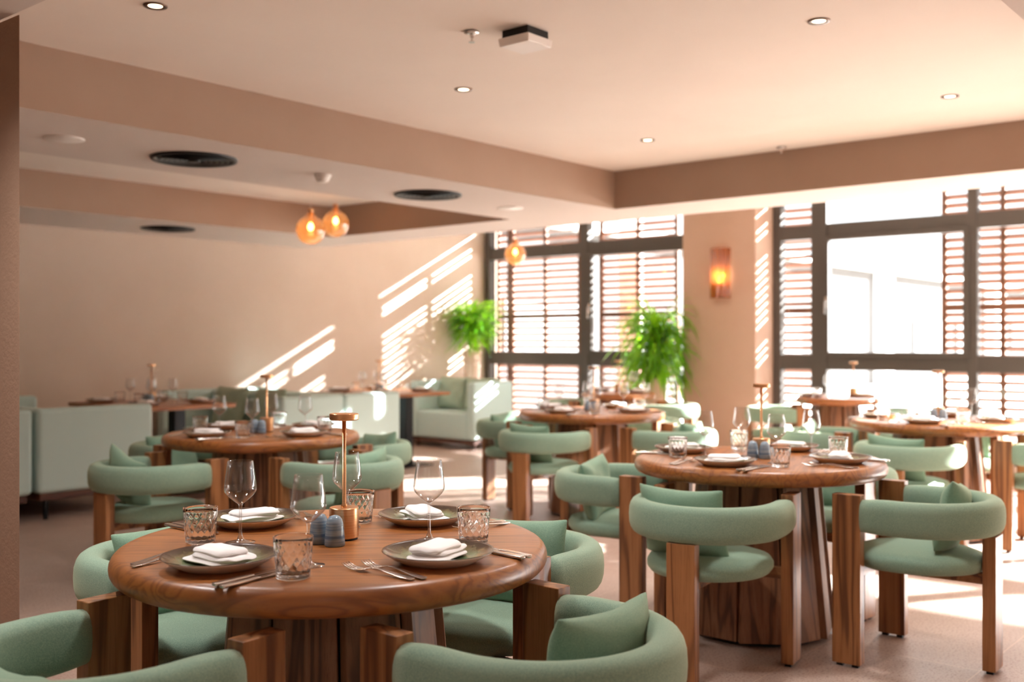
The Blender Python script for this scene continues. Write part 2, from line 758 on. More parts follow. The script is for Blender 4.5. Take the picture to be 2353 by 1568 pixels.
shutter(8.965, 9.2, 'narrow brown louvred timber shutter tight in the window corner')
shutter(7.80, 8.95, 'brown louvred timber shutter outside the window corner beside the long plaster wall', 0)
shutter(6.39, 7.52, 'brown louvred timber shutter partly hidden by the drooping plant left of the pillar', 1)
shutter(4.60, 5.70, 'brown louvred timber shutter just right of the pillar, left of the clear pane')
shutter(2.27, 3.40, 'brown louvred timber shutter crossing the dark mullion right of the clear pane')

# ---------------------------------------------------------------- outside
bm = bmesh.new()
box(bm, 11.05, 11.15, 7.2, 7.5, 0, 3.4)  # post added to keep the sun out of the gap between two shutters
struct('added_sun_block_post', bm, M_WHITEW)
bm = bmesh.new()
box(bm, WX + 0.35, 90, -50, 60, -0.3, -0.02)
struct('ground', bm, M_GROUND)
bm = bmesh.new()
box(bm, 12.6, 12.72, -20, 5.2, -0.02, 0.42)
struct('terrace_kerb', bm, M_WHITEW)
nb = empty('neighbouring_building', (34, 12, -0.02))
bm = bmesh.new()
box(bm, -22, 26, 0, 6, 0, 3.4)
obj('wall', bm, M_HOUSE, nb)
bm = bmesh.new()
box(bm, -22.3, 26.3, -0.35, 6.3, 3.4, 3.55)
obj('roof', bm, M_WHITEW, nb)
for cx_ in (-12.5, -2.3, 9):
    bm = bmesh.new()
    box(bm, cx_ - 0.35, cx_ + 0.35, -0.35, 0, 0, 3.4)
    obj('column', bm, M_WHITEW, nb)
for x0 in (-20, -10.5, -6.4, 0.6, 5, 12):
    bm = bmesh.new()
    box(bm, x0, x0 + 2.6, -0.1, 0.02, 0.9, 2.0)
    obj('window', bm, M_PGLASS, nb)
tag(nb, 'pale low building with white columns seen through the clear pane', 'building')

# ---------------------------------------------------------------- ceiling fittings


def lamp_light(kind, parent, loc, watts, col, size=0.04, angle=150):
    d = bpy.data.lights.new('lamp_light', kind)
    d.energy = watts
    d.color = col
    d.shadow_soft_size = size
    if kind == 'SPOT':
        d.spot_size = R(angle)
        d.spot_blend = 1.0
    o = bpy.data.objects.new('lamp_light', d)
    COL.objects.link(o)
    o.parent = parent
    o.location = loc
    return o


DOWN_W = 42.0


def build_downlight():
    t = empty('downlight')
    lamp_light('SPOT', t, (0, 0, -0.02), DOWN_W, (1.0, 0.96, 0.93), 0.09)
    bm = bmesh.new()
    lathe(bm, [(0.026, -0.001), (0.03, -0.004), (0.045, -0.005), (0.047, -0.002), (0.047, 0.0)], 32)
    obj('trim_ring', bm, M_BRONZE, t, smooth=True)
    bm = bmesh.new()
    lathe(bm, [(0.0, -0.002), (0.027, -0.002)], 24)
    obj('lens', bm, M_SPOT, t)
    return t


DOWN = Kind(build_downlight)
for (x, y), lab in (((2.275, 3.754), 'recessed ceiling downlight with dark ring nearest the plastered pier'),
                    ((4.072, 3.75), 'recessed ceiling downlight between the sprinkler and the tan soffit'),
                    ((4.153, 1.822), 'large-looking recessed downlight alone in the recess ceiling right of the white box'),
                    ((5.872, 3.76), 'small recessed downlight closest to the inner corner of the ceiling recess'),
                    ((5.882, 1.836), 'recessed downlight above the window side soffit at the right edge')):
    DOWN.place((x, y, CZ), 0, lab, 'downlight', 'recessed ceiling downlights')


def build_sprinkler():
    t = empty('sprinkler')
    bm = bmesh.new()
    lathe(bm, [(0.0, -0.001), (0.03, -0.002), (0.034, -0.008), (0.012, -0.014), (0.0, -0.015)], 24)
    obj('rosette', bm, M_CHROME, t, smooth=True)
    bm = bmesh.new()
    lathe(bm, [(0.0, -0.015), (0.009, -0.015), (0.009, -0.026), (0.004, -0.028), (0.004, -0.044), (0.014, -0.045), (0.014, -0.048), (0, -0.048)], 16)
    obj('nozzle', bm, M_CHROME, t)
    return t


SPR = Kind(build_sprinkler)
SPR.place((3.336, 3.025, CZ), 0, 'chrome fire sprinkler head beside the white square ceiling box', 'sprinkler', 'ceiling sprinklers')
SPR.place((6.66, 3.19, CZ), 0, 'chrome fire sprinkler head at the top of the window side soffit', 'sprinkler', 'ceiling sprinklers')

bx = empty('ceiling_access_point', (3.485, 2.85, CZ))
bm = bmesh.new()
box(bm, -0.07, 0.07, -0.07, 0.07, -0.034, 0)
obj('mounting_plate', bm, M_BLACK, bx)
bm = bmesh.new()
fs = box(bm, -0.085, 0.085, -0.085, 0.085, -0.070, -0.035)
for v in bm.verts:
    if v.co.z < -0.06:
        v.co.x *= 0.94
        v.co.y *= 0.94
obj('housing', bm, M_WHITEP, bx, bevel=0.006)
tag(bx, 'white square network box on a dark plate under the recess ceiling', 'ceiling box')

sp = bmesh.new()
lathe(sp, [(0, 0), (0.1, 0), (0.1, -0.004), (0.094, -0.007), (0, -0.0075)], 40)
o = obj('ceiling_speaker', sp, M_WHITEP, smooth=True)
o.location = (2.63, 5.19, SZ)
tag(o, 'round white flush ceiling speaker on the soffit beside the plastered pier', 'ceiling speaker', 'white ceiling speakers')
o2 = o.copy()
COL.objects.link(o2)
o2.location = (6.2, 5.22, SZ)
tag(o2, 'faint round white speaker near the outer corner of the soffit', 'ceiling speaker', 'white ceiling speakers')


def build_diffuser():
    t = empty('air_diffuser')
    bm = bmesh.new()
    lathe(bm, [(0.205, -0.002), (0.21, -0.012), (0.235, -0.014), (0.24, -0.006), (0.24, 0)], 48)
    obj('outer_ring', bm, M_BLACK, t, smooth=True)
    bm = bmesh.new()
    for r_ in (0.18, 0.15, 0.12, 0.09, 0.06):
        lathe(bm, [(r_ - 0.012, -0.004), (r_ + 0.008, -0.018), (r_ + 0.011, -0.018), (r_ - 0.009, -0.003)], 40)
    lathe(bm, [(0, -0.02), (0.03, -0.02), (0.035, -0.01), (0, -0.008)], 24)
    obj('cone_rings', bm, M_BLACK, t, smooth=True)
    bm = bmesh.new()
    lathe(bm, [(0, -0.0015), (0.21, -0.0015)], 40)
    obj('backing', bm, M_BLACK, t)
    return t


DIF = Kind(build_diffuser)
DIF.place((3.39, 5.19, SZ), 0, 'large black round air diffuser on the soffit near the plastered pier', 'air vent', 'round black ceiling diffusers')
DIF.place((5.265, 5.19, SZ), 0, 'black round air diffuser on the soffit right of the twin pendant globes', 'air vent', 'round black ceiling diffusers')
DIF.place((5.313, 8.55, SZ), 0, 'black round air diffuser on the far soffit above the long plaster wall', 'air vent', 'round black ceiling diffusers')

bm = bmesh.new()
lathe(bm, [(0, 0), (0.052, 0), (0.052, -0.015), (0.042, -0.018), (0.046, -0.02), (0.034, -0.045), (0.026, -0.05), (0, -0.05)], 32)
o = obj('smoke_detector', bm, M_WHITEP, smooth=True)
o.location = (4.22, 5.07, SZ)
tag(o, 'white smoke detector on the soffit above the amber pendant globes', 'smoke detector')


def build_pendant(name='pendant_lamp', cord=0.4):
    t = empty(name)
    bm = bmesh.new()
    R0 = 0.118
    prof = [(0.001, -R0)]
    for i in range(1, 22):
        a = -PI / 2 + PI * i / 24
        prof.append((R0 * math.cos(a), R0 * math.sin(a)))
    prof += [(0.04, 0.122), (0.024, 0.14), (0.02, 0.16)]
    lathe(bm, prof, 40)
    obj('globe_shade', bm, M_AMBER, t, smooth=True)
    bm = bmesh.new()
    lathe(bm, [(0, -0.005), (0.018, 0.004), (0.026, 0.025), (0.02, 0.045), (0.012, 0.06), (0, 0.06)], 20)
    obj('bulb', bm, M_BULB, t, smooth=True)
    bm = bmesh.new()
    lathe(bm, [(0, 0.06), (0.015, 0.06), (0.015, 0.11), (0.024, 0.16), (0.024, 0.175), (0, 0.18)], 20)
    obj('socket', bm, M_BRASS, t, smooth=True)
    lamp_light('POINT', t, (0, 0, -0.03), 0.7, (1.0, 0.72, 0.45), 0.03)
    bm = bmesh.new()
    tube(bm, [(0, 0, 0.18), (0, 0, cord)], 0.0022, 6)
    lathe(bm, [(0, cord - 0.02), (0.04, cord - 0.018), (0.042, cord), (0, cord)], 20)
    obj('cord', bm, M_WHITEP, t)
    return t


for (x, y, z, top), lab in (((5.50, 6.76, 2.165, CZ), 'amber glass globe pendant, lower of the twin pair in the ceiling recess'),
                            ((6.14, 7.2, 2.303, CZ), 'amber glass globe pendant, higher and further of the twin pair'),
                            ((8.9, 7.42, 2.221, HZ), 'amber glass globe pendant hanging alone in front of the shutters')):
    p = build_pendant(cord=top - z)
    p.location = (x, y, z)
    tag(p, lab, 'pendant lamp', 'amber globe pendants')

DOWN.place((2.3, 1.83, CZ), 0, 'added fill downlight over the nearest table, out of view', 'downlight')  # unseen lamp continuing the ceiling grid, added to brighten the nearest table
for (x, y) in ((0.95, 2.9),):  # unseen lamp added to light the face of the pier
    DOWN.place((x, y, SZ), 0, 'added fill downlight in front of the plastered pier, out of view', 'downlight', 'added fill lamps out of view')
for (x, y) in ((2.3, -2.2), (4.2, -2.2), (6.0, -2.2), (9.0, -2.2)):  # unseen lamps added as fill from the right
    DOWN.place((x, y, SZ if x < 7 else HZ), 0, 'added fill downlight beyond the right edge, out of view', 'downlight', 'added fill lamps out of view')

for (x, y) in ((-0.9, -0.6), (-0.9, -2.6), (-2.4, 1.2), (1.0, -3.0)):  # unseen lamps added as fill from the camera side
    DOWN.place((x, y, SZ), 0, 'added fill downlight in the soffit behind the camera, out of view', 'downlight', 'added fill lamps behind the camera')

# wall sconce on the pillar
sc = empty('wall_sconce', (10.0, 5.475, 1.985))
bm = bmesh.new()
box(bm, -0.012, 0, -0.06, 0.06, -0.22, 0.2)
obj('back_plate', bm, M_BRASS, sc, bevel=0.004)
bm = bmesh.new()
prev = None
n = 36
for i in range(n + 1):
    a = PI * i / n
    r_ = 0.095 + 0.008 * math.cos(i * PI * 2 / 6)
    x, y = -0.012 - r_ * math.sin(a), r_ * 1.12 * math.cos(a)
    c = (bm.verts.new((x, y, -0.265)), bm.verts.new((x, y, 0.265)))
    if prev:
        bm.faces.new((prev[0], c[0], c[1], prev[1]))
    prev = c
M_RIB = thin_glass('ribbed_amber_glass', srgb(244, 190, 132), 0.12, 0.6, 1.5, 0.25, 0.35)
sh = obj('ribbed_shade', bm, M_RIB, sc, smooth=True)
sd = sh.modifiers.new('thick', 'SOLIDIFY')
sd.thickness = 0.004
bm = bmesh.new()
lathe(bm, [(0, -0.11), (0.02, -0.1), (0.026, -0.075), (0.016, -0.045), (0, -0.03)], 16)
b_ = obj('bulb', bm, M_BULB, sc, smooth=True)
b_.location = (-0.05, 0, 0)
bm = bmesh.new()
lathe(bm, [(0, -0.2), (0.014, -0.2), (0.014, -0.11), (0, -0.11)], 14)
b_ = obj('lamp_holder', bm, M_BRASS, sc)
b_.location = (-0.05, 0, 0)
lamp_light('POINT', sc, (-0.05, 0, -0.02), 0.8, (1.0, 0.72, 0.45), 0.02)
tag(sc, 'amber ribbed glass wall sconce glowing on the tan pillar', 'wall lamp')

# ---------------------------------------------------------------- dining table
TZ = 0.75


def build_table(rad=0.535):
    t = empty('round_dining_table')
    bm = bmesh.new()
    rr = 0.03
    prof = [(0, TZ), (rad - 0.16, TZ), (rad - 0.05, TZ), (rad - rr - 0.006, TZ - 0.001)]
    for i in range(1, 10):
        a = PI / 2 - PI * i / 10
        prof.append((rad - rr + rr * math.cos(a), TZ - 0.0325 + 0.0325 * math.sin(a)))
    prof += [(rad - rr, TZ - 0.065), (0.2, TZ - 0.065), (0, TZ - 0.065)]
    lathe(bm, prof, 96)
    obj('table_top', bm, M_TOP, t, smooth=True)
    # pedestal of tapering boards set round a dark core
    n = 10
    k = rad / 0.535
    rt, rb = 0.215 * k, 0.275 * k
    for i in range(n):
        a = 2 * PI * i / n + 0.15
        bm = bmesh.new()
        zt, zb = TZ - 0.066, 0.02
        wt, wb = rt * math.tan(PI / n) * 1.02, rb * math.tan(PI / n) * 1.02
        th = 0.03
        co = []
        for (r_, w, z) in ((rb, wb, zb), (rt, wt, zt)):
            for (dr, s) in ((0, -1), (0, 1), (th, 1), (th, -1)):
                co.append(bm.verts.new((r_ + dr, s * w * 0.985, z)))
        for f in ((0, 1, 2, 3), (7, 6, 5, 4), (0, 4, 5, 1), (1, 5, 6, 2), (2, 6, 7, 3), (3, 7, 4, 0)):
            bm.faces.new([co[q] for q in f])
        yaw = Matrix.Rotation(R(7), 4, 'Z')
        bmesh.ops.rotate(bm, verts=bm.verts[:], cent=(rb, 0, 0), matrix=yaw)
        bmesh.ops.rotate(bm, verts=bm.verts[:], cent=(0, 0, 0), matrix=Matrix.Rotation(a, 4, 'Z'))
        obj('pedestal_board', bm, M_STAVE, t, bevel=0.003)
    bm = bmesh.new()
    lathe(bm, [(0, 0.0), (rb - 0.01, 0.0), (rb - 0.012, 0.02), (rt - 0.012, TZ - 0.066), (0, TZ - 0.066)], 20)
    obj('pedestal_core', bm, M_BLACK, t)
    return t


TABLE = Kind(build_table)
TABLE_S = Kind(lambda: build_table(0.37))
GT = 'round oak dining tables'
T = {
    'A': (1.739, 2.042), 'B': (4.186, 2.114), 'C': (3.574, 4.811), 'D': (6.271, 4.50), 'E': (6.94, 2.25), 'F': (9.30, 3.90), 'G': (8.75, 5.95),
}
TP = {
    'A': 'the nearest table', 'B': 'the table facing the pillar', 'C': 'the table by the mint sofas',
    'D': 'the table by the drooping plant', 'E': 'the table below the clear pane',
    'F': 'the small table against the window', 'G': 'the small table behind the drooping plant',
}
TABLE.place((*T['A'], 0), R(-46), 'large round oak table nearest the camera, fully in focus, laid for four', 'dining table', GT)
TABLE.place((*T['B'], 0), R(20), 'round oak table right of the nearest one, facing the tan pillar', 'dining table', GT)
TABLE.place((*T['C'], 0), R(-30), 'round oak table behind the nearest one, close to the mint sofas', 'dining table', GT)
TABLE.place((*T['D'], 0), R(50), 'round oak table in the sunny middle, left of the pillar by the drooping plant', 'dining table', GT)
TABLE.place((*T['E'], 0), R(10), 'round oak table in bright sun below the wide clear pane', 'dining table', GT)
TABLE_S.place((*T['F'], 0), R(10), 'small round oak table right against the window beside the pillar', 'dining table', 'small round tables at the windows')
TABLE_S.place((*T['G'], 0), R(30), 'small round oak table at the shutters behind the drooping plant', 'dining table', 'small round tables at the windows')


# ---------------------------------------------------------------- chair
def build_chair():
    t = empty('barrel_chair')
    # padded back: one oval roll that runs from upright to upright round the rear
    path = []
    for i in range(4):
        path.append((0.262, 0.130 - 0.042 * i))
    for i in range(0, 33):
        a = PI * i / 32
        path.append((0.262 * math.cos(a), -0.01 - 0.262 * math.sin(a)))
    for i in range(3, -1, -1):
        path.append((-0.262, 0.130 - 0.042 * i))
    path = [Vector((x, y, 0.585)) for x, y in path]
    bm = bmesh.new()
    rings = []
    seg = 20
    n = len(path)
    for i, p in enumerate(path):
        tg = (path[min(i + 1, n - 1)] - path[max(i - 1, 0)]).normalized()
        side = Vector((tg.y, -tg.x, 0))
        e = min(i, n - 1 - i)
        sc_ = 0.90 if e == 0 else (0.97 if e == 1 else 1.0)
        hw, hh = 0.043 * sc_, 0.068 * sc_
        ring = []
        for k in range(seg):
            a = 2 * PI * k / seg
            ca, sa = math.cos(a), math.sin(a)
            q = 2 / 2.6
            x_ = math.copysign(abs(ca) ** q, ca) * hw
            z_ = math.copysign(abs(sa) ** q, sa) * hh
            ring.append(bm.verts.new(p + side * x_ + Vector((0, 0, z_))))
        rings.append(ring)
    for i in range(n - 1):
        for k in range(seg):
            j = (k + 1) % seg
            bm.faces.new((rings[i][k], rings[i][j], rings[i + 1][j], rings[i + 1][k]))
    bm.faces.new(rings[0][::-1])
    bm.faces.new(rings[-1])
    obj('backrest', bm, M_SAGE, t, smooth=True)
    # seat pad
    bm = bmesh.new()
    prof = [(0, 0.452), (0.12, 0.450), (0.19, 0.442), (0.225, 0.43), (0.237, 0.41), (0.236, 0.392), (0.222, 0.374), (0.18, 0.37), (0, 0.37)]
    lathe(bm, prof, 40)
    for v in bm.verts:
        v.co.y *= 1.06
        x, y = v.co.x, v.co.y
        if y > 0:
            v.co.x = x * (1 + 0.06 * y / 0.24)
        v.co.x = max(-0.2375, min(0.2375, v.co.x))
    obj('seat', bm, M_SAGE, t, smooth=True)
    for s in (1, -1):
        bm = bmesh.new()
        xa, xb = (0.24, 0.288) if s > 0 else (-0.288, -0.24)
        box(bm, xa, xb, 0.13, 0.24, 0.012, 0.664)
        lg = obj('leg', bm, M_OAKZ, t, bevel=0.0025)
        bm = bmesh.new()
        bm.free()
        for yy in (0.155, 0.215):
            c = (xa + xb) / 2
            bm = bmesh.new()
            box(bm, c - 0.012, c + 0.012, yy - 0.012, yy + 0.012, 0, 0.012)
            obj('glide', bm, M_BLACK, lg)
    bm = bmesh.new()
    box(bm, -0.055, 0.055, -0.298, -0.25, 0.012, 0.519)
    lg = obj('leg', bm, M_OAKZ, t, bevel=0.0025)
    bm = bmesh.new()
    bm.free()
    for xx in (-0.03, 0.03):
        bm = bmesh.new()
        box(bm, xx - 0.012, xx + 0.012, -0.286, -0.262, 0, 0.012)
        obj('glide', bm, M_BLACK, lg)
    bm = bmesh.new()
    box(bm, -0.24, 0.24, 0.165, 0.205, 0.33, 0.372)
    box(bm, -0.022, 0.022, -0.25, 0.165, 0.33, 0.371)
    obj('seat_frame', bm, M_OAKX, t, bevel=0.002)
    return t


def build_cushion():
    bm = bmesh.new()
    n = 16
    w, h, th = 0.185, 0.145, 0.048
    grid = {}
    for side in (1, -1):
        for i in range(n + 1):
            for j in range(n + 1):
                a, b = -1 + 2 * i / n, -1 + 2 * j / n
                edge = (abs(a) == 1 or abs(b) == 1)
                if side == -1 and edge:
                    grid[side, i, j] = grid[1, i, j]
                    continue
                # straight-ish edges that pull in between the pointed corners
                px = a * w * (1 - 0.06 * (1 - b * b))
                pz = b * h * (1 - 0.06 * (1 - a * a))
                f = ((1 - a ** 4) * (1 - b ** 4)) ** 0.62
                wr = 0.004 * math.sin(9 * a + 3 * b) * (1 - abs(b)) + 0.003 * math.sin(7 * b - 5 * a) + 0.0022 * math.sin(23 * a) * b * b * (1 - b ** 8)
                y = side * (th * f) + (0 if edge else wr)
                y += 0.8 * px * px
                grid[side, i, j] = bm.verts.new((px, y, pz))
    for side in (1, -1):
        for i in range(n):
            for j in range(n):
                q = [grid[side, i, j], grid[side, i + 1, j], grid[side, i + 1, j + 1], grid[side, i, j + 1]]
                bm.faces.new(q if side == 1 else q[::-1])
    return obj('cushion', bm, M_PILLOW, smooth=True, sub=1)


CHAIR = Kind(build_chair)
CUSH = Kind(build_cushion)
GC = 'sage green barrel chairs'
SIDES = {0: 'window side', 90: 'plaster wall side', 180: 'left end', 270: 'near side'}


def chair(tab, ang, dist, where, cush=(0.0, 0.0, 0.0), face=None, pos=None):
    """ang: direction of the chair from the table's centre; it faces back to the table"""
    cx_, cy_ = T[tab]
    a = R(ang)
    x, y = (cx_ + dist * math.cos(a), cy_ + dist * math.sin(a)) if pos is None else pos
    f = a + PI if face is None else R(face)
    rz = f - PI / 2
    CHAIR.place((x, y, 0), rz, 'sage green barrel chair with oak legs, %s of %s' % (where, TP[tab]), 'chair', GC)
    if cush is not None:
        dx, yaw, tilt = cush[:3]
        lean, cz = (13, 0.562) if len(cush) < 5 else cush[3:]
        # against the padded roll, its lower edge on the seat
        lx, ly = dx, -0.125 + 1.5 * dx * dx
        wx = x + lx * math.cos(rz) - ly * math.sin(rz)
        wy = y + lx * math.sin(rz) + ly * math.cos(rz)
        CUSH.place((wx, wy, cz), 0, 'sage green cushion in the chair, %s of %s' % (where, TP[tab]), 'cushion',
                   'sage green chair cushions', rot=(R(lean), R(tilt), rz + R(yaw)))


chair('A', -90, 0.655, 'near right', (0.06, 3, 2))
chair('A', 1, 0.655, 'far right', (0.03, 8, 3))
chair('A', 90, 0.655, 'far left', (-0.03, -10, 4))
chair('A', 184, 0.66, 'near left', (-0.04, 0, 0, 48, 0.53))
chair('B', 189, 0.60, 'near left', (-0.07, -6, 0))
chair('B', -88, 0.68, 'near right', (0.05, 10, 8))
chair('B', 98, 0.66, 'far left', (0.04, 10, 3))
chair('B', -4, 0.66, 'far right', (0.0, 4, -3))
chair('C', 182, 0.68, 'near left', (-0.05, -4, 14))
chair('C', -90, 0.68, 'near right', (0.03, 8, -3))
chair('C', -4, 0.68, 'far right', (-0.04, -6, 6))
chair('C', 92, 0.74, 'far left', (0.0, 6, 3))
chair('D', 186, 0.66, 'near left', (-0.04, -8, 2))
chair('D', -90, 0.68, 'near right', (0.04, 8, 2))
chair('D', 92, 0.70, 'far left', (0.0, 8, 2))
chair('D', 0, 0.68, 'far right', (0.03, 3, 2))
chair('E', 184, 0.66, 'near left', (-0.04, -10, 3))
chair('E', -90, 0.66, 'near right', (0.04, 8, 2))
chair('E', 95, 0.70, 'far left', (0.02, 8, 3))
chair('E', 5, 0.66, 'far right', (0.0, 4, 2))
chair('F', 120, 0.52, 'left', None)
chair('F', -75, 0.52, 'right', None)
chair('G', 95, 0.54, 'left', None)
chair('G', -85, 0.54, 'right', None)


# ---------------------------------------------------------------- tableware
def build_plate():
    bm = bmesh.new()
    prof = [(0, 0.0075), (0.06, 0.008), (0.085, 0.011), (0.108, 0.0185), (0.1225, 0.0262), (0.1275, 0.0285), (0.1285, 0.0272),
            (0.122, 0.022), (0.105, 0.0115), (0.09, 0.004), (0.082, 0.0), (0.077, 0.0), (0.074, 0.003), (0, 0.003)]
    mi = [0, 0, 0, 0, 1, 1, 2, 2, 2, 2, 2, 2, 2]
    lathe(bm, prof, 64, mi=mi)
    return obj('dinner_plate', bm, [M_GLAZE, M_RIM, M_WHITEC], smooth=True)


def build_wine():
    t = empty('wine_glass')
    bm = bmesh.new()
    outer = [(0.0, 0.0955), (0.005, 0.096), (0.013, 0.101), (0.024, 0.1105), (0.034, 0.1205), (0.0385, 0.1275), (0.0398, 0.1345), (0.0392, 0.143), (0.037, 0.161), (0.034, 0.184), (0.0315, 0.203)]
    th = 0.0009
    inner = [(max(r_ - th, 0), z + th * 0.6) for r_, z in outer[::-1]]
    inner[-1] = (0, 0.0985)
    lathe(bm, outer + [(0.0311, 0.2037)] + inner, 48)
    obj('bowl', bm, M_WINE, t, smooth=True)
    bm = bmesh.new()
    lathe(bm, [(0, 0.0985), (0.007, 0.0985), (0.0045, 0.092), (0.0034, 0.08), (0.0034, 0.04), (0.0042, 0.02), (0.009, 0.008), (0.02, 0.0035), (0.0355, 0.0018), (0.037, 0.001), (0.0355, 0), (0, 0)], 40)
    obj('stem', bm, M_STEM, t, smooth=True)
    return t


def build_tumbler():
    bm = bmesh.new()
    seg = 120
    H = 0.088
    r0, r1 = 0.0355, 0.0425
    nz = 30
    rows = []

    def groove(u, w):
        # criss-cross cuts: distance to the nearest line of two slanted families
        p = (u + w) % 1.0
        q = (u - w) % 1.0
        d = min(min(p, 1 - p), min(q, 1 - q))
        return max(0.0, 1 - d / 0.16)

    rows.append([bm.verts.new((0, 0, 0.0))])
    rows.append([bm.verts.new((r0 * 0.9 * math.cos(2 * PI * i / seg), r0 * 0.9 * math.sin(2 * PI * i / seg), 0.0)) for i in range(seg)])
    for k in range(nz + 1):
        z = 0.002 + (H - 0.002) * k / nz
        r_ = r0 + (r1 - r0) * z / H
        row = []
        for i in range(seg):
            a = 2 * PI * i / seg
            g = 0.0
            zc = z / H
            if 0.10 < zc < 0.74:
                u_ = a / (2 * PI) * 15
                g = groove(u_, z / 0.026)
                top = 0.58 + 0.16 * abs(math.sin(u_ * PI))
                if zc > top:
                    g = 0
            rr_ = r_ - 0.0026 * g
            row.append(bm.verts.new((rr_ * math.cos(a), rr_ * math.sin(a), z)))
        rows.append(row)
    for k in range(8):
        z = H - (H - 0.012) * k / 7
        r_ = r0 + (r1 - r0) * z / H - (0.0018 + 0.0026 * (k / 7)) 
        rows.append([bm.verts.new((r_ * math.cos(2 * PI * i / seg), r_ * math.sin(2 * PI * i / seg), z)) for i in range(seg)])
    rows.append([bm.verts.new((0, 0, 0.010))])
    for a, b in zip(rows[:-1], rows[1:]):
        for i in range(seg):
            j = (i + 1) % seg
            if len(a) == 1:
                bm.faces.new((a[0], b[i], b[j]))
            elif len(b) == 1:
                bm.faces.new((a[i], a[j], b[0]))
            else:
                bm.faces.new((a[i], a[j], b[j], b[i]))
    o = obj('cut_glass_tumbler', bm, M_CUT, smooth=True)
    return o


def build_napkin():
    bm = bmesh.new()

    def sheet(x0, x1, y0, y1, z, th, rot, seed, curl=0.0):
        rnd = random.Random(seed)
        ph = [rnd.uniform(0, 6) for _ in range(4)]
        nx, ny = 18, 12
        top, bot = {}, {}
        c, s = math.cos(rot), math.sin(rot)
        for i in range(nx + 1):
            for j in range(ny + 1):
                a, b = i / nx, j / ny
                x = x0 + (x1 - x0) * a
                y = y0 + (y1 - y0) * b
                ea = min(1, min(a, 1 - a) * 9)
                eb = min(1, min(b, 1 - b) * 7)
                e = (ea * (2 - ea)) * (eb * (2 - eb))
                zz = z + 0.0018 * math.sin(7 * a + ph[0]) * math.sin(4 * b + ph[1]) + 0.0012 * math.sin(13 * b + ph[2] + 3 * a)
                zz += curl * a * a
                # soft folded corners
                ca, cb = 2 * a - 1, 2 * b - 1
                k_ = 1 - 0.10 * (ca * cb) ** 4 * 1.6
                mx_, my_ = (x0 + x1) / 2, (y0 + y1) / 2
                x, y = mx_ + (x - mx_) * k_ * (1 - 0.03 * cb * cb), my_ + (y - my_) * k_ * (1 + 0.05 * math.sin(3 * ca + ph[3]))
                X, Y = x * c - y * s, x * s + y * c
                top[i, j] = bm.verts.new((X, Y, zz + th * (0.5 + 0.5 * e)))
                bot[i, j] = bm.verts.new((X, Y, zz + th * (0.5 - 0.5 * e) - 0.0))
        for i in range(nx):
            for j in range(ny):
                bm.faces.new((top[i, j], top[i + 1, j], top[i + 1, j + 1], top[i, j + 1]))
                bm.faces.new((bot[i, j + 1], bot[i + 1, j + 1], bot[i + 1, j], bot[i, j]))
        for i in range(nx):
            bm.faces.new((bot[i, 0], bot[i + 1, 0], top[i + 1, 0], top[i, 0]))
            bm.faces.new((top[i, ny], top[i + 1, ny], bot[i + 1, ny], bot[i, ny]))
        for j in range(ny):
            bm.faces.new((top[0, j], top[0, j + 1], bot[0, j + 1], bot[0, j]))
            bm.faces.new((bot[nx, j], bot[nx, j + 1], top[nx, j + 1], top[nx, j]))

    sheet(-0.088, 0.070, -0.052, 0.046, 0.0, 0.012, 0.0, 3)
    sheet(-0.060, 0.084, -0.044, 0.050, 0.008, 0.013, 0.07, 5)
    sheet(-0.070, 0.062, -0.036, 0.046, 0.0145, 0.017, -0.05, 8, 0.002)
    return obj('folded_napkin', bm, M_LINEN, smooth=True, sub=1)


def strip(bm, sect, th):
    """flat metal piece along y: sect = [(y, x0, x1, z)...]"""
    pr = None
    for (y, a, b, z) in sect:
        c = [bm.verts.new((a, y, z - th / 2)), bm.verts.new((b, y, z - th / 2)), bm.verts.new((b, y, z + th / 2)), bm.verts.new((a, y, z + th / 2))]
        if pr is None:
            bm.faces.new(c[::-1])
        else:
            for i in range(4):
                j = (i + 1) % 4
                bm.faces.new((pr[i], pr[j], c[j], c[i]))
        pr = c
    bm.faces.new(pr)


def build_fork():
    bm = bmesh.new()
    strip(bm, [(-0.1, -0.005, 0.005, 0.003), (-0.097, -0.009, 0.009, 0.003), (-0.07, -0.0095, 0.0095, 0.004), (-0.03, -0.006, 0.006, 0.008), (0.0, -0.0032, 0.0032, 0.011),
               (0.02, -0.003, 0.003, 0.011), (0.032, -0.006, 0.006, 0.008), (0.042, -0.0115, 0.0115, 0.005), (0.056, -0.0125, 0.0125, 0.0035)], 0.0026)
    for k in range(4):
        c = -0.0104 + k * 0.0069
        strip(bm, [(0.055, c - 0.0018, c + 0.0018, 0.0036), (0.075, c - 0.0016, c + 0.0016, 0.004), (0.092, c - 0.0013, c + 0.0013, 0.0085), (0.102, c - 0.0007, c + 0.0007, 0.013)], 0.002)
    return obj('table_fork', bm, M_STEEL, smooth=False, bevel=0.0006, seg=2)


def build_knife():
    t = empty('table_knife')
    bm = bmesh.new()
    strip(bm, [(-0.11, -0.004, 0.004, 0.0045), (-0.107, -0.0085, 0.0085, 0.0045), (-0.06, -0.009, 0.009, 0.0045), (-0.01, -0.0065, 0.0065, 0.0045), (-0.005, -0.006, 0.006, 0.0045)], 0.007)
    obj('handle', bm, M_STEEL, t, bevel=0.0025)
    bm = bmesh.new()
    strip(bm, [(-0.005, -0.005, 0.005, 0.0045), (0.01, -0.0075, 0.008, 0.0045), (0.06, -0.008, 0.0095, 0.0045), (0.095, -0.006, 0.009, 0.0045), (0.108, 0.002, 0.008, 0.0045)], 0.0018)
    obj('blade', bm, M_STEEL, t, bevel=0.0005)
    return t


